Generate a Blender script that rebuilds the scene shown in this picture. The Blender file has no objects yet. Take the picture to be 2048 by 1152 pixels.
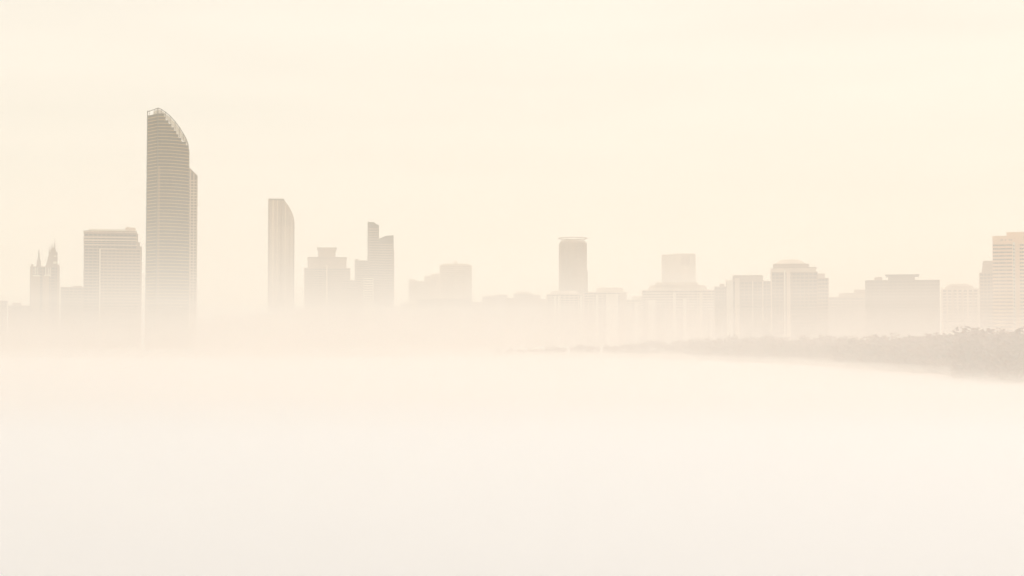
import bpy, math, random
from mathutils import Vector

random.seed(7)
S = bpy.context.scene
COL = S.collection
R = math.radians

# ------------------------------------------------------------------ camera
F = 3248.0            # focal length in pixels of the 2048 px wide photograph
CAMZ = 16.0           # eye height above the water
HORIZON = 680.0       # image row of the horizon
PITCH = math.atan((HORIZON - 576.0) / F)
cd = bpy.data.cameras.new('camera')
cd.sensor_width = 36.0
cd.lens = 36.0 * F / 2048.0
cd.clip_start = 0.5
cd.clip_end = 60000.0
cam = bpy.data.objects.new('camera', cd)
COL.objects.link(cam)
cam.location = (0, 0, CAMZ)
cam.rotation_euler = (R(90) + PITCH, 0, 0)
S.camera = cam

# ------------------------------------------------------------------ sky, sun, exposure
SUN_EL, SUN_AZ = 52.0, 28.0       # azimuth measured from straight ahead, towards the right
W = bpy.data.worlds.new('World')
S.world = W
W.use_nodes = True
nt = W.node_tree
bg = nt.nodes['Background']
bg.inputs['Strength'].default_value = 0.1
sky = nt.nodes.new('ShaderNodeTexSky')
sky.sky_type = 'NISHITA'
sky.sun_disc = False
sky.sun_elevation = R(SUN_EL)
sky.sun_rotation = R(SUN_AZ)
sky.dust_density = 6.0
sky.air_density = 1.5
tc = nt.nodes.new('ShaderNodeTexCoord')
mp = nt.nodes.new('ShaderNodeMapping')
mp.inputs['Scale'].default_value = (1.6, 1.6, 14.0)
nz = nt.nodes.new('ShaderNodeTexNoise')
nz.inputs['Scale'].default_value = 2.2
nz.inputs['Detail'].default_value = 5.0
nz.inputs['Roughness'].default_value = 0.55
nt.links.new(tc.outputs['Generated'], mp.inputs['Vector'])
nt.links.new(mp.outputs['Vector'], nz.inputs['Vector'])
rp = nt.nodes.new('ShaderNodeValToRGB')          # thin high overcast, barely mottled
rp.color_ramp.elements[0].position = 0.30
rp.color_ramp.elements[0].color = (9.6, 9.0, 7.95, 1)
rp.color_ramp.elements[1].position = 0.70
rp.color_ramp.elements[1].color = (10.35, 9.62, 8.5, 1)
nt.links.new(nz.outputs['Fac'], rp.inputs['Fac'])
mx = nt.nodes.new('ShaderNodeMix')
mx.data_type = 'RGBA'
mx.inputs['Factor'].default_value = 0.94
nt.links.new(sky.outputs['Color'], mx.inputs['A'])
nt.links.new(rp.outputs['Color'], mx.inputs['B'])
nt.links.new(mx.outputs['Result'], bg.inputs['Color'])

sd = bpy.data.lights.new('sun', 'SUN')
sd.energy = 2.38
sd.angle = R(0.6)
sd.color = (1.0, 0.93, 0.90)
so = bpy.data.objects.new('sun', sd)
COL.objects.link(so)
_d = Vector((math.sin(R(SUN_AZ)) * math.cos(R(SUN_EL)), math.cos(R(SUN_AZ)) * math.cos(R(SUN_EL)), math.sin(R(SUN_EL))))
so.rotation_euler = _d.to_track_quat('Z', 'Y').to_euler()

S.view_settings.view_transform = 'Standard'
S.view_settings.look = 'None'
S.view_settings.exposure = -0.01
S.view_settings.gamma = 1.0
S.view_settings.use_curve_mapping = False
S.render.engine = 'CYCLES'
S.cycles.volume_bounces = 6
S.cycles.max_bounces = 8
S.cycles.transparent_max_bounces = 256     # every fog boundary a shadow ray crosses counts as one
S.cycles.use_denoising = True


# ------------------------------------------------------------------ pixel <-> world
def dep(px, Y):
    return (px - 1024.0) / F * Y / math.cos(PITCH)


def alt(py, Y):
    return CAMZ + Y * math.tan(math.atan((576.0 - py) / F) + PITCH)


GZ = 2.5              # height of the land above the water


# ------------------------------------------------------------------ mesh helpers
class MB:
    def __init__(self):
        self.v, self.f = [], []

    def box(self, x0, x1, y0, y1, z0, z1):
        n = len(self.v)
        self.v += [(x0, y0, z0), (x1, y0, z0), (x1, y1, z0), (x0, y1, z0),
                   (x0, y0, z1), (x1, y0, z1), (x1, y1, z1), (x0, y1, z1)]
        self.f += [(n + 3, n + 2, n + 1, n), (n + 4, n + 5, n + 6, n + 7), (n, n + 1, n + 5, n + 4),
                   (n + 1, n + 2, n + 6, n + 5), (n + 2, n + 3, n + 7, n + 6), (n + 3, n, n + 4, n + 7)]
        return self

    def loft(self, rings, cap=True):
        k = len(rings[0])
        n = len(self.v)
        for r in rings:
            self.v += list(r)
        for i in range(len(rings) - 1):
            for j in range(k):
                a, b = n + i * k + j, n + i * k + (j + 1) % k
                self.f.append((a, b, b + k, a + k))
        if cap:
            self.f.append(tuple(n + j for j in reversed(range(k))))
            self.f.append(tuple(n + (len(rings) - 1) * k + j for j in range(k)))
        return self

    def prism(self, poly, z0, z1):
        return self.loft([[(x, y, z0) for x, y in poly], [(x, y, z1) for x, y in poly]])

    def frustum(self, x0, x1, y0, y1, z0, z1, inx, iny):
        return self.loft([[(x0, y0, z0), (x1, y0, z0), (x1, y1, z0), (x0, y1, z0)],
                          [(x0 + inx, y0 + iny, z1), (x1 - inx, y0 + iny, z1), (x1 - inx, y1 - iny, z1), (x0 + inx, y1 - iny, z1)]])

    def tube(self, pts, r, k=6, r1=None):
        pts = [Vector(p) for p in pts]
        rings = []
        m = len(pts)
        for i, p in enumerate(pts):
            t = (pts[min(i + 1, m - 1)] - pts[max(i - 1, 0)]).normalized()
            u = t.cross(Vector((0, 1, 0)))
            if u.length < 1e-3:
                u = t.cross(Vector((1, 0, 0)))
            u.normalize()
            w = t.cross(u)
            rr = r if r1 is None else r + (r1 - r) * i / (m - 1)
            rings.append([tuple(p + (u * math.cos(a) + w * math.sin(a)) * rr) for a in [2 * math.pi * j / k for j in range(k)]])
        return self.loft(rings)

    def build(self, name, mat, parent=None, kind=None, smooth=False, label=None):
        me = bpy.data.meshes.new(name)
        me.from_pydata(self.v, [], self.f)
        if me.validate():
            print('INVALID MESH', name)
        me.update()
        me.materials.append(mat)
        if smooth:
            me.shade_smooth()
        o = bpy.data.objects.new(name, me)
        COL.objects.link(o)
        if parent:
            o.parent = parent
        if kind:
            o['kind'] = kind
        if label:
            o['label'] = label
        return o


def thing(name, label, cat, loc, rz=0.0, group=None):
    o = bpy.data.objects.new(name, None)
    COL.objects.link(o)
    o.empty_display_size = 5
    o.location = loc
    o.rotation_euler = (0, 0, rz)
    o['label'] = label
    o['category'] = cat
    if group:
        o['group'] = group
    return o


# ------------------------------------------------------------------ materials
def mat(name, c, rough=0.8, var=0.12, scale=0.05, spec=0.3, streak=4.0, metallic=0.0):
    m = bpy.data.materials.new(name)
    m.use_nodes = True
    t = m.node_tree
    b = t.nodes['Principled BSDF']
    b.inputs['Roughness'].default_value = rough
    b.inputs['Metallic'].default_value = metallic
    b.inputs['Specular IOR Level'].default_value = spec
    g = t.nodes.new('ShaderNodeNewGeometry')
    p = t.nodes.new('ShaderNodeMapping')
    p.inputs['Scale'].default_value = (1, 1, 1.0 / streak)
    n = t.nodes.new('ShaderNodeTexNoise')
    n.inputs['Scale'].default_value = scale
    n.inputs['Detail'].default_value = 6
    r = t.nodes.new('ShaderNodeValToRGB')
    r.color_ramp.elements[0].position = 0.3
    r.color_ramp.elements[1].position = 0.7
    r.color_ramp.elements[0].color = tuple(x * (1 - var) for x in c) + (1,)
    r.color_ramp.elements[1].color = tuple(min(1, x * (1 + var)) for x in c) + (1,)
    t.links.new(g.outputs['Position'], p.inputs['Vector'])
    t.links.new(p.outputs['Vector'], n.inputs['Vector'])
    t.links.new(n.outputs['Fac'], r.inputs['Fac'])
    t.links.new(r.outputs['Color'], b.inputs['Base Color'])
    return m


def volume(name, density, c, g):
    m = bpy.data.materials.new(name)
    m.use_nodes = True
    t = m.node_tree
    t.nodes.remove(t.nodes['Principled BSDF'])
    v = t.nodes.new('ShaderNodeVolumePrincipled')
    v.inputs['Color'].default_value = (*c, 1)
    v.inputs['Density'].default_value = density
    v.inputs['Anisotropy'].default_value = g
    t.links.new(v.outputs['Volume'], t.nodes['Material Output'].inputs['Volume'])
    return m


M = {
    'bronze_glass': mat('bronze_glass', (0.030, 0.017, 0.005), 0.6, 0.35, 0.03, 0.08),
    'bronze_glass_side': mat('bronze_glass_side', (0.018, 0.012, 0.006), 0.6, 0.35, 0.03, 0.08),
    'bronze_glass_warm': mat('bronze_glass_warm', (0.055, 0.032, 0.010), 0.6, 0.4, 0.05, 0.1),
    'slab_metal': mat('slab_metal', (0.36, 0.245, 0.07), 0.6, 0.12),
    'bronze_panel': mat('bronze_panel', (0.17, 0.105, 0.05), 0.6, 0.2),
    'dark_metal': mat('dark_metal', (0.08, 0.07, 0.05), 0.5),
    'pale_metal': mat('pale_metal', (0.62, 0.56, 0.44), 0.5),
    'crown_screen': mat('crown_screen', (0.80, 0.76, 0.66), 0.5, 0.05),
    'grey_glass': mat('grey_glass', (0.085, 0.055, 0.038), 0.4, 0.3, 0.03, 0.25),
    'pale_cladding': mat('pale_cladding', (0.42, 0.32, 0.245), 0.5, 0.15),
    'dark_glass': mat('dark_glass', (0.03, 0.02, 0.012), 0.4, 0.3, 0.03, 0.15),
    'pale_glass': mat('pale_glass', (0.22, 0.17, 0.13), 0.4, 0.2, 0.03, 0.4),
    'tan_wall': mat('tan_wall', (0.38, 0.27, 0.185)),
    'pink_wall': mat('pink_wall', (0.34, 0.24, 0.18)),
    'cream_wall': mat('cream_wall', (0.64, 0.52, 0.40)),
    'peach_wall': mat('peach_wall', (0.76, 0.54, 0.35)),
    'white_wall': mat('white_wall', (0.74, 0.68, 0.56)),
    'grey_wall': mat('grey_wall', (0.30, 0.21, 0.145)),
    'dark_wall': mat('dark_wall', (0.19, 0.14, 0.10)),
    'bark': mat('bark', (0.10, 0.07, 0.05), 0.9, 0.3, 0.8),
    'leaf': mat('leaf', (0.15, 0.055, 0.03), 0.7, 0.4, 0.4, 0.3, 1.0),
    'leaf_dry': mat('leaf_dry', (0.18, 0.07, 0.04), 0.7, 0.4, 0.4, 0.3, 1.0),
    'land': mat('land', (0.20, 0.11, 0.07), 0.95, 0.3, 0.02, 0.1, 1.0),
    'sand': mat('sand', (0.34, 0.20, 0.13), 0.95, 0.2, 0.05, 0.1, 1.0),
}


def water_material():
    m = bpy.data.materials.new('water')
    m.use_nodes = True
    t = m.node_tree
    b = t.nodes['Principled BSDF']
    b.inputs['Base Color'].default_value = (0.205, 0.22, 0.235, 1)
    b.inputs['Roughness'].default_value = 0.22
    b.inputs['IOR'].default_value = 1.333
    g = t.nodes.new('ShaderNodeNewGeometry')
    p = t.nodes.new('ShaderNodeMapping')
    p.inputs['Scale'].default_value = (0.12, 0.45, 1)
    n = t.nodes.new('ShaderNodeTexNoise')
    n.inputs['Scale'].default_value = 1.0
    n.inputs['Detail'].default_value = 5
    bp = t.nodes.new('ShaderNodeBump')
    bp.inputs['Strength'].default_value = 0.5
    bp.inputs['Distance'].default_value = 0.25
    t.links.new(g.outputs['Position'], p.inputs['Vector'])
    t.links.new(p.outputs['Vector'], n.inputs['Vector'])
    t.links.new(n.outputs['Fac'], bp.inputs['Height'])
    t.links.new(bp.outputs['Normal'], b.inputs['Normal'])
    return m


M['water'] = water_material()

# ------------------------------------------------------------------ water, land, fog
FAR = 12000.0
MB().box(-FAR, FAR, -FAR, FAR, -0.5, 0.0).build('water', M['water'], kind='structure')

# shoreline seen in plan: far on the left, coming towards the camera on the right
shore = [(-FAR + 50, 1300), (-1200, 1290), (-620, 1270), (-430, 1250), (-300, 1265), (-150, 1280), (-60, 1290), (20, 1280),
         (80, 1200), (112, 1080), (130, 960), (142, 840), (150, 740), (154, 660), (156, 590), (156, 530), (158, 480),
         (166, 445), (190, 425), (240, 415), (340, 405), (700, 410), (2000, 440), (FAR - 50, 600)]
shore = [(x + random.uniform(-4, 4), y + random.uniform(-4, 4)) for x, y in shore]


def land_mesh():
    mb = MB()
    n = len(shore)
    rows = []
    for off, z in ((0.0, -0.35), (9.0, 1.1), (24.0, GZ)):
        rows.append([(x, y + off, z) for x, y in shore])
    rows.append([(x, FAR - 50, GZ) for x, y in shore])
    for r in rows:
        mb.v += r
    for i in range(len(rows) - 1):
        for j in range(n - 1):
            a = i * n + j
            mb.f.append((a, a + 1, a + 1 + n, a + n))
    return mb


def tri_land():
    # beach strip along the shore and the ground behind it
    beach = MB()
    n = len(shore)

    def inland(i, d):
        a = Vector(shore[max(i - 1, 0)])
        b = Vector(shore[min(i + 1, n - 1)])
        t = (b - a).normalized()
        nrm = Vector((-t.y, t.x))
        return Vector(shore[i]) + nrm * d
    prof = ((-3.0, -0.45), (8.0, 0.9), (20.0, GZ + 0.05))
    for d, z in prof:
        for i in range(n):
            q = inland(i, d)
            beach.v.append((q.x, q.y, z))
    for r in range(len(prof) - 1):
        for i in range(n - 1):
            a = r * n + i
            beach.f.append((a, a + 1, a + 1 + n, a + n))
    beach.build('beach', M['sand'], kind='structure')
    ground = MB()
    poly = [inland(i, 17.0) for i in range(n)]
    ground.v = [(q.x, q.y, GZ) for q in poly] + [(FAR - 60, FAR - 60, GZ), (-FAR + 60, FAR - 60, GZ)]
    ground.f = [tuple(range(len(ground.v)))]
    ground.build('ground', M['land'], kind='structure')


tri_land()

MB().box(-FAR - 300, FAR + 300, -FAR - 300, FAR + 300, -1.5, 352.0).build(
    'haze', volume('haze', 0.00009, (0.99, 0.925, 0.67), 0.35), kind='stuff')
FOG_COL = (0.995, 0.972, 0.938)       # warm dusty air
LOW_COL = (0.995, 0.995, 0.998)          # clean white sea fog
FOG = [  # top of the layer, density: thin above, thick on the water
    (64.0, 0.00090),
    (9.0, 0.0006),
    (6.0, 0.0030),
    (2.5, 0.04),
    (1.5, 0.26),
]
for i, (top, den) in enumerate(FOG):
    q = FAR + 250 - 30 * i
    MB().box(-q, q, -q, q, -1.4 + 0.1 * i, top).build('fog', volume('fog', den, FOG_COL if top > 3 else LOW_COL, 0.35), kind='stuff')


# a deeper bank lying over the water in front of the shore
_sec = [(270, -0.6), (410, -0.6), (410, 24.5), (340, 20.4), (270, 16.6)]       # its top rises gently away from the water
MB().loft([[(-3200, y, z) for y, z in _sec], [(3200, y, z) for y, z in _sec]]).build('fog', volume('fog', 0.0042, (0.995, 0.925, 0.865), 0.35), kind='stuff')


def fog_bank(x, y, rx, ry, h, den, shells=3):
    """a flat lens of thicker fog lying on the water, thinning outwards in nested shells"""
    m = volume('fog_bank', den / shells, FOG_COL, 0.35)
    N, K = 40, 10
    mb = MB()
    rings = []
    for i in range(1, K):
        t = math.pi * i / K - math.pi / 2
        rings.append([(rx * math.cos(t) * math.cos(2 * math.pi * j / N), ry * math.cos(t) * math.sin(2 * math.pi * j / N),
                       (h if t > 0 else 0.6) * math.sin(t)) for j in range(N)])
    mb.loft(rings)
    for q in range(shells):
        o = mb.build('fog_bank', m, kind='stuff')
        f = 1.0 - 0.62 * q / shells
        o.location = (x, y, 0)
        o.scale = (f, f, f)


fog_bank(-1000, 1560, 900, 330, 60, 0.0009)
fog_bank(-1000, 1540, 880, 280, 34, 0.0014)
fog_bank(-700, 1160, 820, 90, 7.5, 0.006)
fog_bank(-560, 1790, 170, 60, 46, 0.0030)           # drifts between the towers
fog_bank(-300, 2060, 150, 70, 58, 0.0030)
fog_bank(-20, 1880, 150, 80, 40, 0.0028)
fog_bank(210, 1640, 110, 50, 34, 0.0030)
fog_bank(425, 1420, 120, 45, 28, 0.0030)
fog_bank(-90, 2480, 270, 150, 250, 0.0013)
fog_bank(285, 2650, 170, 200, 220, 0.0024)
fog_bank(-460, 2330, 330, 120, 330, 0.0022)
_rnd = random.Random(5)
for i in range(7, 15):
    x, y = shore[i]
    fog_bank(x + _rnd.uniform(-60, 0), y + _rnd.uniform(-45, 0), _rnd.uniform(60, 120), _rnd.uniform(25, 50),
             _rnd.uniform(4, 8), _rnd.uniform(0.003, 0.007), 2)
for i in range(14, 20):                               # soft edge where the near point meets the water
    x, y = shore[i]
    fog_bank(x + _rnd.uniform(-30, 10), y + _rnd.uniform(-55, -25), _rnd.uniform(50, 100), _rnd.uniform(22, 40),
             _rnd.uniform(3.5, 6), _rnd.uniform(0.005, 0.010), 3)
for i in range(16):                                   # thin wisps drifting over the near water
    y = 95 + 520 * (i / 15.0) ** 1.4
    x = _rnd.uniform(-0.33, 0.30) * y
    fog_bank(x, y, y * _rnd.uniform(0.12, 0.3), y * _rnd.uniform(0.05, 0.12), _rnd.uniform(2.2, 4.0), _rnd.uniform(0.006, 0.016), 2)


# ------------------------------------------------------------------ generic towers
def place(x0, x1, Y, depth, yaw):
    """base point, turn and width of a block that spans columns x0..x1 with its front at distance Y"""
    xc = dep((x0 + x1) / 2, Y)
    a = math.atan2(xc, Y)
    span = (x1 - x0) / F * Y * math.cos(a)
    s, c = abs(math.sin(yaw)), math.cos(yaw)
    w = max(4.0, (span - depth * s) / c)
    D = math.hypot(xc, Y) + depth / 2
    return (D * math.sin(a), D * math.cos(a)), -a + yaw, w, a


def facade(mb_band, mb_pier, w, d, z0, z1, floors, piers, band_h, pier_w, x=0.0, y=0.0, out=0.45):
    fh = (z1 - z0) / floors
    for k in range(floors):
        zb = z0 + k * fh
        mb_band.box(x - w / 2 - out, x + w / 2 + out, y - d / 2 - out, y + d / 2 + out, zb, zb + fh * band_h)
    if piers:
        n = piers
        for i in range(n + 1):
            xx = x - w / 2 + w * i / n
            for yy in (y - d / 2, y + d / 2):
                mb_pier.box(xx - pier_w / 2, xx + pier_w / 2, yy - out - 0.25, yy + out + 0.25, z0 - 0.1, z1 + 0.12)
        m = max(2, round(n * d / w))
        for i in range(1, m):
            yy = y - d / 2 + d * i / m
            for xx in (x - w / 2, x + w / 2):
                mb_pier.box(xx - out - 0.25, xx + out + 0.25, yy - pier_w / 2, yy + pier_w / 2, z0 - 0.1, z1 + 0.12)


def block(name, label, cat, x0, x1, yt, Y, depth=32.0, yaw=0.0, wall='cream_wall', glass='grey_glass', piers=8, band_h=0.4,
          pier_w=0.9, parapet=1.2, roof=(), strips=(), group=None, fh=3.6, base_to=None):
    """one building: glazed core, floor bands and piers as geometry, parapet, roof pieces; strips = (x0, x1, ytop, ybottom, wall)
    pale or dark shafts standing out of the front"""
    (bx, by), rz, w, a = place(x0, x1, Y, depth, yaw)
    o = thing(name, label, cat, (bx, by, GZ), rz, group)
    top = alt(yt, Y) - GZ
    body = top - parapet
    floors = max(3, round(body / fh))
    MB().box(-w / 2, w / 2, -depth / 2, depth / 2, -1.0, body).build('wall', M[glass], o)
    bm, pm = MB(), MB()
    facade(bm, pm, w, depth, 0.0, body, floors, piers, band_h, pier_w)
    bm.build('window_bands', M[wall], o, kind='stuff')
    if pm.v:
        pm.build('piers', M[wall], o, kind='stuff')
    MB().box(-w / 2 - 0.8, w / 2 + 0.8, -depth / 2 - 0.8, depth / 2 + 0.8, body + 0.15, top).build('parapet', M[wall], o)

    def lx(px):
        return (px - (x0 + x1) / 2) / F * Y * math.cos(a) / math.cos(yaw)
    for r in roof:
        rx0, rx1, ryt, nm = r[:4]
        rw = r[4] if len(r) > 4 else wall
        inx = r[5] if len(r) > 5 else 0.0
        zb = (alt(r[6], Y) - GZ) if len(r) > 6 else top + 0.02
        z1 = alt(ryt, Y) - GZ
        l0, l1 = lx(rx0), lx(rx1)
        dd = min(depth * 0.36, max(2.0, (l1 - l0) * 0.6))
        if nm == 'mast':
            MB().tube([((l0 + l1) / 2, 0, zb), ((l0 + l1) / 2, 0, z1)], (l1 - l0) / 2, 6, (l1 - l0) / 5).build('mast', M[rw], o)
        elif inx:
            MB().frustum(l0, l1, -dd, dd, zb, z1, inx, min(inx, dd * 0.6) if inx > 0 else inx).build(nm, M[rw], o)
        else:
            MB().box(l0, l1, -dd, dd, zb, z1).build(nm, M[rw], o)
    for sx0, sx1, sy0, sy1, sw in strips:
        l0, l1 = lx(sx0), lx(sx1)
        MB().box(l0, l1, -depth / 2 - 2.2, -depth / 2 + 1.0, max(0.0, alt(sy1, Y) - GZ) - 0.5, alt(sy0, Y) - GZ).build('shaft', M[sw], o)
    return o, w, top, lx


# ------------------------------------------------------------------ the tall bronze tower
def bronze_tower():
    Y = 2080.0
    xc = dep(334, Y)
    a = math.atan2(xc, Y)
    k = Y / F * math.cos(a)                    # metres per pixel at the tower
    o = thing('skyscraper', 'tallest bronze glass skyscraper with floor lines and curved sloping crown', 'skyscraper',
              (xc * (Y + 24) / Y, Y + 24, GZ), -a)
    Z = lambda py: alt(py, Y) - GZ
    # plan in pixels about column 334: left facet, ridge, bowed front, back
    plan = [(-41.0, 2.0), (-20.5, -34.0)]
    for i in range(1, 11):
        t = i / 10
        plan.append((-20.5 + 62.5 * t, -34.0 + 6.0 * math.sin(math.pi * t) * -1 + 26.0 * t ** 1.6))
    plan += [(43.5, 6.0), (42.0, 22.0), (30.0, 34.0), (8.0, 40.0), (-16.0, 38.0), (-34.0, 26.0)]
    cut = [(-9, 226.5), (-8, 228), (-5, 234), (3, 243), (10, 251), (17, 261), (23, 271), (36, 280), (44, 292), (60, 330)]

    def xcut(z):
        last = cut[0]
        for c in cut[1:]:
            if Z(c[1]) <= z:
                z0, z1 = Z(last[1]), Z(c[1])
                t = 0 if z0 == z1 else (z0 - z) / (z0 - z1)
                return last[0] + (c[0] - last[0]) * max(0.0, min(1.0, t))
            last = c
        return 60.0

    def clip(poly, xm):
        out = []
        for i in range(len(poly)):
            p, q = poly[i], poly[(i + 1) % len(poly)]
            if p[0] <= xm:
                out.append(p)
            if (p[0] <= xm) != (q[0] <= xm):
                t = (xm - p[0]) / (q[0] - p[0])
                out.append((xm, p[1] + (q[1] - p[1]) * t))
        return out

    def at(z, sc=0.0):
        s = 1.0 + 0.045 * (1.0 - z / Z(216)) ** 1.3       # the shaft swells slightly downwards
        return [(x * s + (sc if x > 0 else -sc), y * s + (sc if y > 0 else -sc)) for x, y in plan]
    ztop = Z(227)
    n = 71
    fh = ztop / n
    for i in range(n):
        z0, z1 = i * fh, (i + 1) * fh
        xm = xcut(z1)
        p = clip(at(z0), xm)
        MB().prism([(x * k, y * k) for x, y in p], z0 + fh * 0.21, z1 + 0.01).build('glass_band', M[('bronze_glass', 'bronze_glass_side', 'bronze_glass_warm')[random.choice((0, 0, 0, 1, 2, 2))] if i not in (31, 32, 52) else 'bronze_glass_side'], o)
        q = clip(at(z0, 0.9), xm + (0.9 if xm < 44 else 0))
        MB().prism([(x * k, y * k) for x, y in q], z0, z0 + fh * 0.22).build('floor_slab', M['slab_metal'], o)
    # ridge mullion where the left facet meets the bowed front, and corner fins
    for (px, py), nm, r in (((-20.8, -34.8), 'ridge_fin', 0.6), ((-41.8, 2.0), 'corner_fin', 0.55)):
        pts = []
        for j in range(13):
            z = Z(217) * j / 12
            s = 1.0 + 0.045 * (1.0 - z / Z(216)) ** 1.3
            pts.append((px * s * k, py * s * k, z))
        MB().tube(pts, r).build(nm, M['dark_metal'], o)
    pts = []
    for j in range(9):
        z = Z(332) * j / 8
        q = 1.0 + 0.045 * (1.0 - z / Z(216)) ** 1.3
        pts.append([((-20.5 + dx) * q * k, (-34.0 + dy) * q * k, z) for dx, dy in ((-1.5, 1.5), (-0.5, -1.2), (7.0, -1.0), (8.0, 2.0))])
    MB().loft(pts).build('lift_shaft', M['bronze_panel'], o)
    # crown: rims front and back following the arc, posts, rungs and a pale screen behind them
    arc = [(-20.5, 216), (-14, 218.5), (-6, 223.5), (4, 231.5), (14, 241.5), (23, 252.5), (31, 264), (36.5, 273.5), (40.5, 283), (42, 292)]

    def fy(px):
        t = max(0.0, min(1.0, (px + 20.5) / 62.5))
        return -34.0 - 6.0 * math.sin(math.pi * t) + 26.0 * t ** 1.6
    front = [(x * k, (fy(x) - 0.6) * k, Z(y)) for x, y in arc]
    MB().tube(front, 0.55).build('crown_rim', M['dark_metal'], o)
    MB().tube([(x * k, (fy(x) + 22) * k, Z(y) - 0.5) for x, y in arc], 0.45).build('crown_rim', M['pale_metal'], o)
    MB().tube([(-41 * k, 2 * k, Z(219)), (-31 * k, -15 * k, Z(217.5)), (-20.5 * k, -34.6 * k, Z(216))], 0.5).build('crown_rim', M['dark_metal'], o)
    for x, y in arc[1:-1]:
        yb = 300
        for c0, c1 in zip(cut[1:], cut[2:]):
            if c0[0] <= x <= c1[0]:
                yb = c0[1] + (c1[1] - c0[1]) * (x - c0[0]) / (c1[0] - c0[0])
        if yb == 300:
            yb = 229
        MB().tube([(x * k, fy(x) * k, Z(yb) - 1), (x * k, fy(x) * k, Z(y))], 0.28).build('crown_post', M['dark_metal'], o)
        MB().tube([(x * k, fy(x) * k, Z(y)), (x * k, (fy(x) + 22) * k, Z(y) - 0.5)], 0.25).build('crown_rung', M['pale_metal'], o)
    for x in (-38, -27, -24):
        MB().tube([(x * k, (2 - 36 * (x + 41) / 20.5) * k, Z(228)), (x * k, (2 - 36 * (x + 41) / 20.5) * k, Z(217.3))], 0.25).build('crown_post', M['dark_metal'], o)
    # screen panels fill the band between the stepped floors and the rim, one between each pair of posts
    for (xa, ya), (xb, yb) in zip(arc[:-1], arc[1:]):
        def low(x):
            for c0, c1 in zip(cut, cut[1:]):
                if c0[0] <= x <= c1[0]:
                    return c0[1] + (c1[1] - c0[1]) * (x - c0[0]) / (c1[0] - c0[0])
            return 292
        la, lb = max(low(xa), ya + 1), max(low(xb), yb + 1)
        ja, jb = fy(xa) + 3.0, fy(xb) + 3.0
        mb = MB()
        ring0 = [(xa * k, ja * k, Z(la) - 1.5), (xb * k, jb * k, Z(lb) - 1.5), (xb * k, jb * k, Z(yb) - 1.4), (xa * k, ja * k, Z(ya) - 1.4)]
        ring1 = [(x, y + 0.4, z) for x, y, z in ring0]
        mb.loft([ring0, ring1]).build('crown_panel', M['crown_screen'], o)
    MB().prism([(-30 * k, -6 * k), (-22 * k, -22 * k), (-12 * k, -18 * k), (-12 * k, 4 * k), (-30 * k, 8 * k)], Z(228), Z(219)).build('lift_housing', M['crown_screen'], o)


bronze_tower()


# slab tower with a slanted top that shows past the right side of the bronze tower
def slant_slab():
    Y = 2190.0
    (bx, by), rz, w, a = place(360, 393, Y, 40, 0)
    o = thing('glass_tower', 'slim pale tower with slanted top tucked behind the tallest skyscraper', 'tower', (bx, by, GZ), rz)
    Z = lambda py: alt(py, Y) - GZ
    zl, zr = Z(320), Z(353)
    p0 = [(-w / 2, -20, 0), (w / 2, -20, 0), (w / 2, 20, 0), (-w / 2, 20, 0)]
    p1 = [(-w / 2, -20, zl), (w / 2, -20, zr), (w / 2, 20, zr), (-w / 2, 20, zl)]
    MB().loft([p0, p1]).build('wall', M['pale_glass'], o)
    pm = MB()
    for i in range(6):
        x = -w / 2 + w * i / 5
        zt = zl + (zr - zl) * i / 5
        pm.box(x - 0.7, x + 0.7, -20.6, -19.0, 0, zt - 0.2)
    pm.build('piers', M['cream_wall'], o, kind='stuff')
    bm = MB()
    for i in range(int(zr / 4)):
        bm.box(-w / 2 - 0.3, w / 2 + 0.3, -20.4, 20.4, i * 4.0, i * 4.0 + 1.7)
    bm.build('window_bands', M['cream_wall'], o, kind='stuff')
    q0 = [(-w / 2 - .4, -20.5, zl + .1), (w / 2 + .4, -20.5, zr + .1), (w / 2 + .4, 20.5, zr + .1), (-w / 2 - .4, 20.5, zl + .1)]
    MB().loft([q0, [(x, y, z + 1.4) for x, y, z in q0]]).build('roof', M['tan_wall'], o)


slant_slab()


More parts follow.
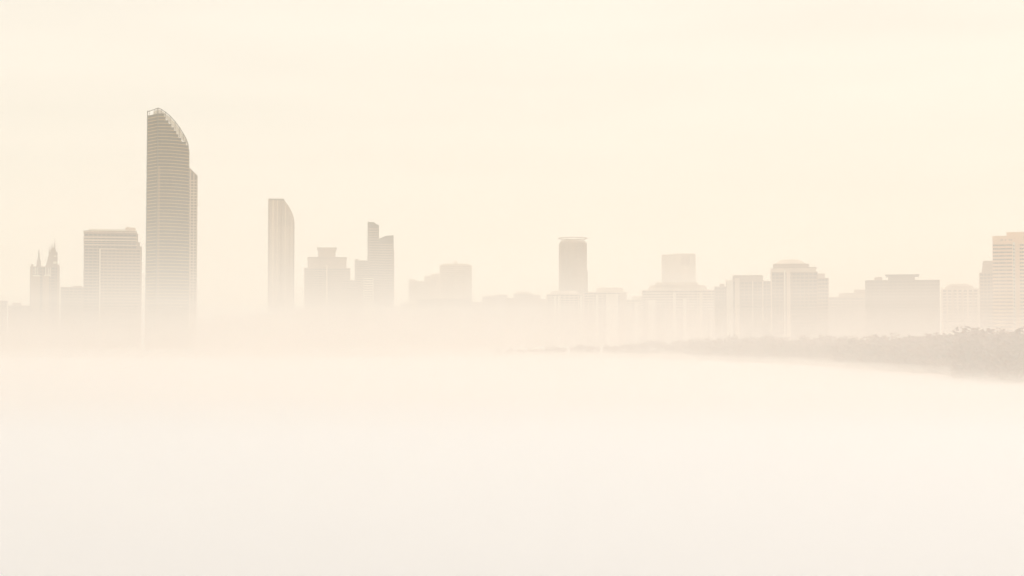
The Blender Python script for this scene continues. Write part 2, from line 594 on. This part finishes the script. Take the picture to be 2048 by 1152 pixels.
# ------------------------------------------------------------------ left group
def spired_tower():
    Y = 1900.0
    o, w, top, lx = block('office_tower', 'tower with pointed spire and tall jagged fin on its roof', 'tower', 61, 118, 533, Y, 34, 0.0,
                          'grey_wall', 'grey_glass', 7, 0.35, 1.0,
                          strips=((62, 66, 529, 700, 'tan_wall'), (66, 80, 553, 700, 'tan_wall'), (86, 98, 552, 700, 'tan_wall'), (114, 118.5, 529, 700, 'tan_wall')))
    Z = lambda py: alt(py, Y) - GZ
    for px in (68, 71, 74, 77, 91, 94, 97, 100):
        MB().box(lx(px) - 0.4, lx(px) + 0.4, -17.6, -16.2, Z(553), Z(535)).build('colonnade_post', M['white_wall'], o)
    MB().box(lx(66), lx(80), -20.0, -16.0, Z(553), Z(550.5)).build('ledge', M['white_wall'], o)
    MB().box(lx(88), lx(101), -20.0, -16.0, Z(551.5), Z(549)).build('ledge', M['white_wall'], o)
    x = lx(77)
    MB().loft([[(x + r * math.cos(t), r * math.sin(t), z) for t in [j * math.pi / 4 for j in range(8)]]
               for r, z in ((3.0, top), (2.4, Z(527)), (2.3, Z(522)), (1.3, Z(516)), (1.0, Z(507)), (0.25, Z(498)))]).build('spire', M['grey_wall'], o)
    # the fin: a curved blade stepping up to the right, with spikes
    prof = [(90, 533), (93, 524), (96, 512), (99, 503), (103, 498), (105, 494), (110, 494), (112, 502), (115, 504), (114.5, 533)]
    fr = [(lx(px), -5.0, Z(py)) for px, py in prof]
    bk = [(lx(px), 5.0, Z(py)) for px, py in prof]
    mb = MB()
    mb.loft([list(reversed(bk)), list(reversed(fr))]).build('roof_fin', M['grey_wall'], o)
    for px, y0, y1 in ((101.5, 500, 488), (105, 496, 486), (109, 495, 476), (98, 506, 492)):
        MB().tube([(lx(px), 0, Z(y0)), (lx(px), 0, Z(y1))], 0.8, 6, 0.2).build('spike', M['grey_wall'], o)
    MB().box(lx(106), lx(113), -6.2, -4.8, Z(526), Z(522)).build('fin_panel', M['white_wall'], o)
    MB().box(lx(108), lx(112), -6.2, -4.8, Z(512), Z(510)).build('fin_panel', M['white_wall'], o)


spired_tower()

block('low_block', 'low flat block at the foot of the skyline, farthest to the left edge', 'building', -40, 14, 601, 1900, 40, 0.0, 'pink_wall', piers=9)
block('low_block', 'low block with stepped roof just left of the spired tower', 'building', 18, 62, 611, 1850, 40, 0.0, 'pink_wall', piers=9,
      roof=((25, 43, 605, 'roof_house', 'pink_wall'), ))
block('office_block', 'plain mid-height block between the spired tower and the broad banded block', 'building', 122, 172, 574, 2000, 36, 0.0, 'tan_wall',
      piers=6, roof=((146, 164, 571, 'roof_house', 'tan_wall'),))


def broad_block():
    Y = 1950.0
    o, w, top, lx = block('office_tower', 'broad tower with dark banded top and stepped right shoulder beside the tallest skyscraper', 'tower',
                          168, 272, 462, Y, 40, 0.0, 'grey_wall', 'bronze_glass_side', 12, 0.45, 0.7, parapet=4.0,
                          roof=((176, 252, 458, 'roof_screen', 'white_wall'), (250, 271, 453, 'plant_room', 'cream_wall'), (253, 257, 451, 'vent', 'cream_wall')))
    Z = lambda py: alt(py, Y) - GZ
    for y0, y1 in ((463.5, 465), (474, 476), (480, 482), (489, 490.5)):
        MB().box(-w / 2 - 1.2, w / 2 + 1.2, -21.4, 21.4, Z(y1), Z(y0)).build('cornice', M['cream_wall'], o)
    for x1, yt in ((276, 466), (280, 483), (284, 491)):
        MB().box(lx(271), lx(x1), -14 + (x1 - 276), 14, 0, Z(yt)).build('shoulder', M['grey_wall'], o)


broad_block()
block('office_tower', 'shorter tower with a pale roof edge standing in front of the broad banded tower', 'tower', 199, 280, 498, 1880, 28, 0.0,
      'tan_wall', 'grey_glass', 10, 0.45, 0.6, strips=((198.5, 201, 498, 700, 'white_wall'),),
      roof=((200, 232, 496.8, 'roof_edge', 'white_wall'),))


# ------------------------------------------------------------------ the curved-top tower standing alone
def curved_top():
    Y = 2900.0
    (bx, by), rz, w, a = place(536, 588, Y, 44, 0)
    o = thing('glass_tower', 'lone pale tower with curved sloping corner, right of the tallest skyscraper', 'tower', (bx, by, GZ), rz)
    Z = lambda py: alt(py, Y) - GZ
    kx = Y / F * math.cos(a)
    lx = lambda px: (px - 562) * kx
    prof = [(536, 398), (567, 401.5), (570, 409), (575, 417), (580, 428), (587.5, 447)]
    zb = 0.0
    fr = [(lx(536), -22, zb)] + [(lx(px), -22, Z(py)) for px, py in prof] + [(lx(587.5), -22, zb)]
    bk = [(x, 22, z) for x, y, z in fr]
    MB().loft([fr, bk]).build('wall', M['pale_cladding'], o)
    for i, (p0, p1, m) in enumerate(((535.5, 539, 'grey_wall'), (544, 547, 'cream_wall'), (553, 555, 'cream_wall'), (560, 563, 'tan_wall'), (569, 571, 'cream_wall'), (578, 580, 'tan_wall'), (585.5, 588.5, 'grey_wall'))):
        yt = 399
        for c0, c1 in zip(prof, prof[1:]):
            if c0[0] <= p1 <= c1[0]:
                yt = c0[1] + (c1[1] - c0[1]) * (p1 - c0[0]) / (c1[0] - c0[0])
        if p1 > 587:
            yt = 447
        MB().box(lx(p0), lx(p1), -23.2, -21, 0, Z(yt + 1)).build('pier', M[m], o)
    bm = MB()
    i = 0
    while i * 4.2 < Z(452):
        bm.box(lx(536) - .4, lx(587.5) + .4, -22.5, 22.5, i * 4.2, i * 4.2 + 1.5)
        i += 1
    bm.build('window_bands', M['cream_wall'], o, kind='stuff')
    MB().box(lx(535.5), lx(568), -23.0, 23.0, Z(401.2), Z(397.5)).build('roof_edge', M['dark_wall'], o)
    MB().tube([(lx(537), 0, Z(398)), (lx(537), 0, Z(394.5))], 1.2, 6, 0.4).build('mast', M['tan_wall'], o)
    arc = [(567, 401), (572, 407), (577, 414.5), (581.5, 423), (585.5, 433), (588, 446)]
    for yy in (-21, 21):
        MB().tube([(lx(px), yy, Z(py)) for px, py in arc], 1.0).build('crown_rib', M['tan_wall'], o)


curved_top()

# ------------------------------------------------------------------ centre left group
o, w, top, lx = block('stepped_tower', 'stepped tower with flared box on top left of the twin-topped tower', 'tower', 609, 700, 536, 2500, 60, 0.0,
                      'tan_wall', 'grey_glass', 10, 0.45, 1.2, strips=((652, 655, 530, 640, 'cream_wall'),),
                      roof=((615, 693, 517, 'upper_storeys', 'tan_wall'), (614, 694, 513.5, 'cornice', 'grey_wall', 0, 517.1), (636, 671, 499, 'penthouse', 'tan_wall', 0, 513.3),
                            (634.5, 672.5, 494, 'flared_cap', 'tan_wall', -1.0, 499.1)))
block('low_block', 'small low block joining the stepped tower to the twin-topped tower', 'building', 699, 722, 560, 2520, 40, 0.0, 'tan_wall', piers=4)
block('slim_tower', 'short slim tower pressed against the left side of the twin-topped tower', 'tower', 710, 738, 521, 2650, 40, 0.0, 'grey_wall', piers=4,
      roof=((710, 716, 517, 'roof_house', 'grey_wall'),))
block('low_block', 'pale low block standing in front of the twin-topped tower', 'building', 728, 746, 556, 2450, 30, 0.0, 'white_wall', piers=3)


def twin_top():
    Y = 2700.0
    (bx, by), rz, w, a = place(735, 788, Y, 44, 0)
    o = thing('twin_tower', 'tower of two joined dark slabs, the left one taller with a notched top', 'tower', (bx, by, GZ), rz)
    Z = lambda py: alt(py, Y) - GZ
    kx = Y / F * math.cos(a)
    lx = lambda px: (px - 761.5) * kx
    for prof, y0, y1, m in (([(735, 444), (748, 444.5), (751, 448), (757.5, 450)], -24, 10, 'grey_wall'), ([(757.7, 477), (772, 471), (787, 470)], -16, 22, 'grey_wall')):
        fr = [(lx(prof[0][0]), y0, 0)] + [(lx(px), y0, Z(py)) for px, py in prof] + [(lx(prof[-1][0]), y0, 0)]
        MB().loft([fr, [(x, y1, z) for x, _, z in fr]]).build('slab', M['grey_glass'], o)
        bm = MB()
        i = 0
        while (i + 1) * 4.2 < Z(prof[0][1] + 6):
            bm.box(lx(prof[0][0]) - .3, lx(prof[-1][0]) + .3, y0 - .5, y1 + .5, i * 4.2, i * 4.2 + 1.6)
            i += 1
        bm.build('window_bands', M[m], o, kind='stuff')
    MB().box(lx(785.5), lx(788.5), -10, 10, 0, Z(498)).build('side_shaft', M['grey_wall'], o)
    MB().box(lx(735), lx(736.5), -25, -23, 0, Z(443)).build('corner_fin', M['dark_wall'], o)


twin_top()

# ------------------------------------------------------------------ far pale blocks
far = [
    (390, 432, 637, 2650, 'lowest faint block just right of the slim slanted tower', ()),
    (426, 472, 633, 2700, 'faint low block with a flat roof house right of the slim slanted tower', ((438, 458, 630.5, 'roof_house'),)),
    (468, 506, 635, 2680, 'faint low block midway between slanted and curved-top towers', ()),
    (498, 540, 630, 2740, 'faint low block just left of the lone curved-top tower', ((510, 530, 627, 'roof_house'),)),
    (588, 612, 617, 2650, 'small pale block in the gap between the curved-top and stepped towers', ()),
    (786, 806, 613, 2700, 'low faint block against the right foot of the twin-topped tower', ()),
    (802, 834, 607, 2760, 'low faint block with a lift house between twin-topped tower and stepped cluster', ((808, 818, 603, 'lift_housing'),)),
    (818, 850, 562, 3000, 'lowest step of the pale stepped cluster right of the twin-topped tower', ((818, 832, 558, 'roof_house'),)),
    (849, 884, 552, 3050, 'middle step of the pale stepped cluster right of the twin-topped tower', ((862, 880, 547, 'roof_house'),)),
    (880, 943, 530, 2950, 'tallest tower of the pale stepped cluster right of the twin-topped tower', ((884, 938, 527, 'roof_house'), (908, 914, 521, 'lift_housing'))),
    (833, 944, 597, 2600, 'long lower block in front of the pale stepped cluster', ()),
    (944, 969, 604, 2520, 'lowest faint block at the right foot of the pale stepped cluster', ()),
    (965, 993, 593, 2560, 'faint block with small roof house, second right of the pale stepped cluster', ((970, 986, 590, 'roof_house'),)),
    (989, 1014, 590, 2640, 'plain flat faint block in the middle of the gap left of the ring-topped tower', ()),
    (1011, 1034, 596, 2480, 'short faint block left of the faint block with the arched roof', ()),
    (1028, 1064, 587, 2600, 'faint block with arched roof, highest in the low row left of the ring-topped tower', ((1033, 1060, 583, 'attic'),)),
    (1058, 1080, 590, 2540, 'faint block touching the right side of the faint arched-roof block', ()),
    (1076, 1096, 598, 2500, 'last low faint block just left of the pale sloping-edged apartment block', ()),
]
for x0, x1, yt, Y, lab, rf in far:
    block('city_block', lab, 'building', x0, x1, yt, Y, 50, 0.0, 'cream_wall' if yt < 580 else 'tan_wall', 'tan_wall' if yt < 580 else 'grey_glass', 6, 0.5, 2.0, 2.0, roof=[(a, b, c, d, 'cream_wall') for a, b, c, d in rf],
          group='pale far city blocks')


# ------------------------------------------------------------------ round tower with a ring
def round_tower():
    Y = 2750.0
    (bx, by), rz, w, a = place(1118, 1173.5, Y, 46, 0)
    o = thing('round_tower', 'round grey tower with a thin ring held above its roof', 'tower', (bx, by, GZ), rz)
    Z = lambda py: alt(py, Y) - GZ
    r = w / 2
    N = 40
    circ = lambda q, z: [(q * math.cos(2 * math.pi * j / N), q * math.sin(2 * math.pi * j / N), z) for j in range(N)]
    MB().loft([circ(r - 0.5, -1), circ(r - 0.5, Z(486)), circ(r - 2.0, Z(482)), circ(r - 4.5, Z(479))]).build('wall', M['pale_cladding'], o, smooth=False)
    bm = MB()
    i = 0
    while (i + 1) * 4.0 < Z(486):
        bm.loft([circ(r - 0.2, i * 4.0), circ(r - 0.2, i * 4.0 + 1.5)])
        i += 1
    bm.build('window_bands', M['tan_wall'], o, kind='stuff')
    pm = MB()
    for j in range(20):
        t = 2 * math.pi * j / 20
        c, s = math.cos(t), math.sin(t)
        pm.tube([((r - .1) * c, (r - .1) * s, 0), ((r - .1) * c, (r - .1) * s, Z(485))], 0.55, 4)
    pm.build('piers', M['tan_wall'], o, kind='stuff')
    # ring on struts, tilted a little so that its ellipse opens towards the water
    ring = MB()
    q = r + 1.0
    pts = [(q * math.cos(t), q * math.sin(t), Z(475) + 3.4 * math.sin(t)) for t in [2 * math.pi * j / 48 for j in range(49)]]
    ring.tube(pts, 0.75, 6).build('roof_ring', M['tan_wall'], o)
    for j in range(8):
        t = 2 * math.pi * (j + .5) / 8
        MB().tube([((r - 5) * math.cos(t), (r - 5) * math.sin(t), Z(480)), (q * math.cos(t), q * math.sin(t), Z(475) + 3.4 * math.sin(t))], 0.4, 5).build('ring_strut', M['tan_wall'], o)
    MB().box(r - 5, r + 2.0, -5, 5, 0, Z(540)).build('side_shaft', M['tan_wall'], o)


round_tower()

# ------------------------------------------------------------------ centre right: residential slabs with vertical bays
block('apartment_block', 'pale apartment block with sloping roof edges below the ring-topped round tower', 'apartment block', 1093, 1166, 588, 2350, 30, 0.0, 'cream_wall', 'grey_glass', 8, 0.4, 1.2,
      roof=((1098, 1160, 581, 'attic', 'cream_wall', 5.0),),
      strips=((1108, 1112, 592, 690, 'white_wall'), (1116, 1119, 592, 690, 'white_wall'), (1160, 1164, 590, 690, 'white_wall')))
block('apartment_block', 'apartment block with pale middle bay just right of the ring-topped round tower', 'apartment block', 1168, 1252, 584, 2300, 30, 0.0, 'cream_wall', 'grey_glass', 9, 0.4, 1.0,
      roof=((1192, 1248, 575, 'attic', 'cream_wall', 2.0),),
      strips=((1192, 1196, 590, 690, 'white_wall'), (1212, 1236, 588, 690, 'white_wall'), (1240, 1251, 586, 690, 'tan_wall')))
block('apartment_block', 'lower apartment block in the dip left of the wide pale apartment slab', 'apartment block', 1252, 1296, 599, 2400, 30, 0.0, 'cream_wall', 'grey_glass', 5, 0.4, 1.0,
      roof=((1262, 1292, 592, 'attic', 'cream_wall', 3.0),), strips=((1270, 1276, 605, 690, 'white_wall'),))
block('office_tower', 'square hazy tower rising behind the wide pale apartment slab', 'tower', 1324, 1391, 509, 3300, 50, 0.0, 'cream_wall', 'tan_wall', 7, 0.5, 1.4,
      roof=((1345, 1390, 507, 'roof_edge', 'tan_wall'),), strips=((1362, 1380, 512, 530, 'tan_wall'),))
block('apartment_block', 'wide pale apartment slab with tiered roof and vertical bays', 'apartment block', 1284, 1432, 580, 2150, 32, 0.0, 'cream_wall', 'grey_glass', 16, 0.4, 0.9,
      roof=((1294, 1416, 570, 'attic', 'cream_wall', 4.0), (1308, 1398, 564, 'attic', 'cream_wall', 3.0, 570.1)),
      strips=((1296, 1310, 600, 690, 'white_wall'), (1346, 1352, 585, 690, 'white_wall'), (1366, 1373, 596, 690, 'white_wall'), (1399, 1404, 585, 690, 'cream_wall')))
block('apartment_block', 'slim grey apartment tower left of the tall pale corner pier', 'apartment block', 1430, 1456, 573, 1800, 28, 0.0, 'grey_wall', 'grey_glass', 4, 0.4, 0.8,
      roof=((1439, 1449, 567, 'roof_house', 'grey_wall'),))
block('apartment_block', 'grey apartment block with tall pale pier at its left corner', 'apartment block', 1453, 1542, 562, 1720, 30, 0.0, 'grey_wall', 'grey_glass', 10, 0.35, 0.8,
      roof=((1464, 1527, 550, 'attic', 'grey_wall', 1.0),),
      strips=((1453, 1466, 560, 692, 'white_wall'), (1470, 1479, 556, 690, 'cream_wall'), (1504, 1506, 562, 640, 'cream_wall'), (1524, 1527, 562, 640, 'cream_wall')))
block('apartment_block', 'large apartment block with hipped penthouse and two thin pale piers', 'apartment block', 1542, 1634, 544, 1660, 34, 0.0, 'grey_wall', 'grey_glass', 11, 0.35, 0.7,
      roof=((1541, 1632, 536, 'attic', 'cream_wall'), (1546, 1618, 527, 'penthouse', 'tan_wall', 0, 535.9), (1549, 1612, 518, 'hipped_roof', 'cream_wall', 7.0, 526.9),
            (1610, 1634, 533.5, 'railing', 'tan_wall', 0, 535.9), (1619, 1620, 526, 'mast', 'tan_wall'), (1629, 1630, 526, 'mast', 'tan_wall'), (1631.5, 1633, 531, 'mast', 'tan_wall')),
      strips=((1541, 1544, 545, 690, 'cream_wall'), (1568, 1571, 540, 692, 'white_wall'), (1573, 1581, 540, 692, 'cream_wall')))
block('apartment_block', 'lower right shoulder wing of the large apartment block with hipped penthouse', 'apartment block', 1632, 1656, 556, 1670, 30, 0.0, 'tan_wall', 'grey_glass', 4, 0.4, 0.7,
      roof=((1634, 1650, 546, 'roof_house', 'cream_wall'),))
block('apartment_block', 'low block in the gap left of the wide dark flat-roofed block', 'apartment block', 1658, 1736, 594, 2000, 34, 0.0, 'tan_wall', 'grey_glass', 9, 0.4, 0.8,
      roof=((1676, 1734, 586, 'attic', 'tan_wall', 2.0), (1708, 1734, 579, 'roof_house', 'tan_wall', 0, 585.9)))
block('office_block', 'wide dark flat-roofed block with overhanging roof slab', 'building', 1731, 1878, 560, 1800, 40, 0.0, 'dark_wall', 'grey_glass', 16, 0.5, 0.8,
      roof=((1776, 1830, 552, 'plant_room', 'dark_wall'), (1772, 1837, 548.5, 'roof_slab', 'dark_wall', -1.5, 551.9), (1748, 1764, 553, 'roof_house', 'tan_wall'), (1755, 1757, 549, 'mast', 'tan_wall'), (1761, 1763, 551, 'mast', 'tan_wall')))
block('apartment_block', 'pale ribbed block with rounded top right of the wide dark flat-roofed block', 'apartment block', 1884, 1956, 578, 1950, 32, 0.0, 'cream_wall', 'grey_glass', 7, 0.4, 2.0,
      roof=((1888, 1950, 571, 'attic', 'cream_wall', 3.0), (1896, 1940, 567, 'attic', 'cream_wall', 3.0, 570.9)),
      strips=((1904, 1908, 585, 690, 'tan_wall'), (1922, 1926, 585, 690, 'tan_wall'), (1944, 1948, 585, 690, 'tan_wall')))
block('apartment_block', 'narrow block with chamfered top half hidden by the beige balcony tower', 'apartment block', 1960, 1996, 545, 1720, 30, 0.0, 'tan_wall', 'grey_glass', 5, 0.35, 0.8,
      roof=((1963, 1994, 528, 'attic', 'tan_wall', 1.5), (1965, 1992, 521, 'attic', 'tan_wall', 1.0, 527.9)))


# ------------------------------------------------------------------ beige balcony tower at the right edge
def balcony_tower():
    Y = 1500.0
    (bx, by), rz, w, a = place(1985, 2112, Y, 34, 0)
    o = thing('apartment_tower', 'beige balcony tower with dark window rows, rightmost building of the skyline', 'tower', (bx, by, GZ), rz)
    Z = lambda py: alt(py, Y) - GZ
    kx = Y / F * math.cos(a)
    lx = lambda px: (px - 2048.5) * kx
    top = Z(471)
    n = 31
    zt = Z(488)
    fh = zt / n
    MB().box(lx(1986.5), lx(2110.5), -14, 14, -1, zt).build('wall', M['peach_wall'], o)
    MB().box(lx(1985.5), lx(2026), -17.2, 14.4, zt + .05, top).build('parapet', M['peach_wall'], o)
    MB().box(lx(2014), lx(2083), -15.5, 12, zt + .05, Z(463.5)).build('penthouse', M['peach_wall'], o)
    MB().box(lx(2071), lx(2111.5), -17.2, 14.4, zt + .06, top).build('parapet', M['peach_wall'], o)
    for px in (2002, 2005, 2011, 2019, 2023):
        MB().box(lx(px), lx(px + 1.6), -17.45, -17.0, Z(480.5), Z(478)).build('parapet_vent', M['dark_wall'], o)
    # central shaft with vertical slots
    MB().box(lx(2033), lx(2039), -18.4, -13, 0, Z(486)).build('shaft', M['peach_wall'], o)
    MB().box(lx(2026), lx(2031), -16.6, -13, 0, Z(484)).build('shaft', M['white_wall'], o)
    MB().box(lx(2058), lx(2064), -18.4, -13, 0, Z(486)).build('shaft', M['peach_wall'], o)
    for i in range(n):
        z0 = i * fh
        for xa, xb in ((1985.2, 2025.6), (2040, 2057), (2065, 2111.8)):
            nwin = max(3, round((xb - xa) / 4.2))
            MB().box(lx(xa), lx(xb), -17.0, -13.5, z0, z0 + fh * 0.52).build('balcony', M['peach_wall'], o)
            if i % 1 == 0:
                g = MB()
                for j in range(nwin):
                    c = xa + (xb - xa) * (j + .5) / nwin
                    hw = (xb - xa) / nwin * 0.40
                    g.box(lx(c - hw), lx(c + hw), -14.35, -13.9, z0 + fh * 0.50, z0 + fh * 0.98)
                g.build('window_row', M['dark_glass'], o)
        # corner posts every floor between balconies
        pm = MB()
        for px in (1985.4, 1998, 2012, 2024.6):
            pm.box(lx(px), lx(px) + 0.35, -16.9, -16.4, z0 + fh * 0.52, z0 + fh * 1.0)
        pm.build('balcony_post', M['peach_wall'], o)
        MB().box(lx(2027.4), lx(2029.4), -16.85, -16.5, z0 + fh * 0.35, z0 + fh * 0.85).build('slot_window', M['dark_glass'], o)


balcony_tower()


# ------------------------------------------------------------------ trees
def crown_mesh(seed, mname, blobs, n):
    rnd = random.Random(seed)
    v, f = [], []
    for _ in range(n):
        cx, cy, cz, rx, rz_ = rnd.choice(blobs)
        while True:
            p = Vector((rnd.uniform(-1, 1), rnd.uniform(-1, 1), rnd.uniform(-1, 1)))
            if 0.35 < p.length < 1:
                break
        p = Vector((cx + p.x * rx, cy + p.y * rx, cz + p.z * rz_))
        s = rnd.uniform(0.35, 0.85)
        u = Vector((rnd.gauss(0, 1), rnd.gauss(0, 1), rnd.gauss(0, .6))).normalized()
        w = u.cross(Vector((rnd.gauss(0, 1), rnd.gauss(0, 1), rnd.gauss(0, 1)))).normalized()
        k = len(v)
        v += [tuple(p - u * s), tuple(p + w * s * .55), tuple(p + u * s), tuple(p - w * s * .55)]
        f.append((k, k + 1, k + 2, k + 3))
    me = bpy.data.meshes.new('crown')
    me.from_pydata(v, [], f)
    me.materials.append(M[mname])
    return me


def trunk_mesh(seed, blobs):
    rnd = random.Random(seed)
    mb = MB()
    mb.tube([(0, 0, -0.5), (rnd.uniform(-.2, .2), 0, 2.2), (rnd.uniform(-.4, .4), rnd.uniform(-.3, .3), 5.0)], 0.42, 7, 0.26)
    for cx, cy, cz, rx, rz_ in blobs:
        mb.tube([(0, 0, 3.2), (cx * .5, cy * .5, cz * .72), (cx * .9, cy * .9, cz)], 0.2, 5, 0.06)
    me = bpy.data.meshes.new('trunk')
    me.from_pydata(mb.v, [], mb.f)
    me.materials.append(M['bark'])
    return me


KINDS = []
for s in range(5):
    rnd = random.Random(40 + s)
    blobs = [(0, 0, 8.2 + s * .3, 2.8, 2.4)]
    for j in range(6):
        t = 2 * math.pi * j / 6 + rnd.uniform(-.4, .4)
        q = rnd.uniform(1.8, 3.4)
        blobs.append((q * math.cos(t), q * math.sin(t), rnd.uniform(5.6, 9.0), rnd.uniform(1.5, 2.5), rnd.uniform(1.2, 2.0)))
    for j in range(5):                       # low skirt of foliage and undergrowth
        t = 2 * math.pi * j / 5 + rnd.uniform(-.4, .4)
        q = rnd.uniform(1.2, 3.2)
        blobs.append((q * math.cos(t), q * math.sin(t), rnd.uniform(1.2, 3.8), rnd.uniform(1.6, 2.4), rnd.uniform(1.2, 1.8)))
    KINDS.append((crown_mesh(90 + s, 'leaf' if s % 2 == 0 else 'leaf_dry', blobs, 900), trunk_mesh(70 + s, blobs)))


def tree(x, y, h, label, group, kind):
    cm, tm = KINDS[kind]
    o = thing('tree', label, 'tree', (x, y, GZ - 0.05), random.uniform(0, 6.28), group)
    s = h / 11.0
    o.scale = (s * random.uniform(1.0, 1.35), s * random.uniform(1.0, 1.35), s)
    for nm, me in (('trunk', tm), ('crown', cm)):
        c = bpy.data.objects.new(nm, me)
        COL.objects.link(c)
        c.parent = o


NEAR = ('dark tree in the nearest clump, below the beige balcony tower', 'trees on the near point at the right')
MID = ('hazy dark tree in the belt below the grey apartment blocks', 'trees below the right-hand apartment blocks')
FARL = ('faint tree in the far belt below the pale apartment slabs', 'trees in the far belt at the centre')


def belt(n, x0, x1, fy0, fy1, hy, lab):
    for i in range(n):
        px = x0 + (x1 - x0) * (i + random.uniform(.1, .9)) / n
        t = (px - x0) / (x1 - x0)
        Y = fy0 + (fy1 - fy0) * t + random.uniform(0, 1) ** 1.5 * 120
        h = hy[0] + (hy[1] - hy[0]) * t
        tree(dep(px, Y), Y, h * random.uniform(.78, 1.12), lab[0], lab[1], random.randrange(5))


belt(36, 985, 1400, 1440, 1330, (5.0, 13.5), FARL)
belt(44, 1390, 1700, 1180, 880, (14.5, 16), MID)
belt(46, 1690, 1960, 820, 620, (15, 16), MID)
belt(36, 1925, 2140, 570, 520, (16.5, 18), NEAR)
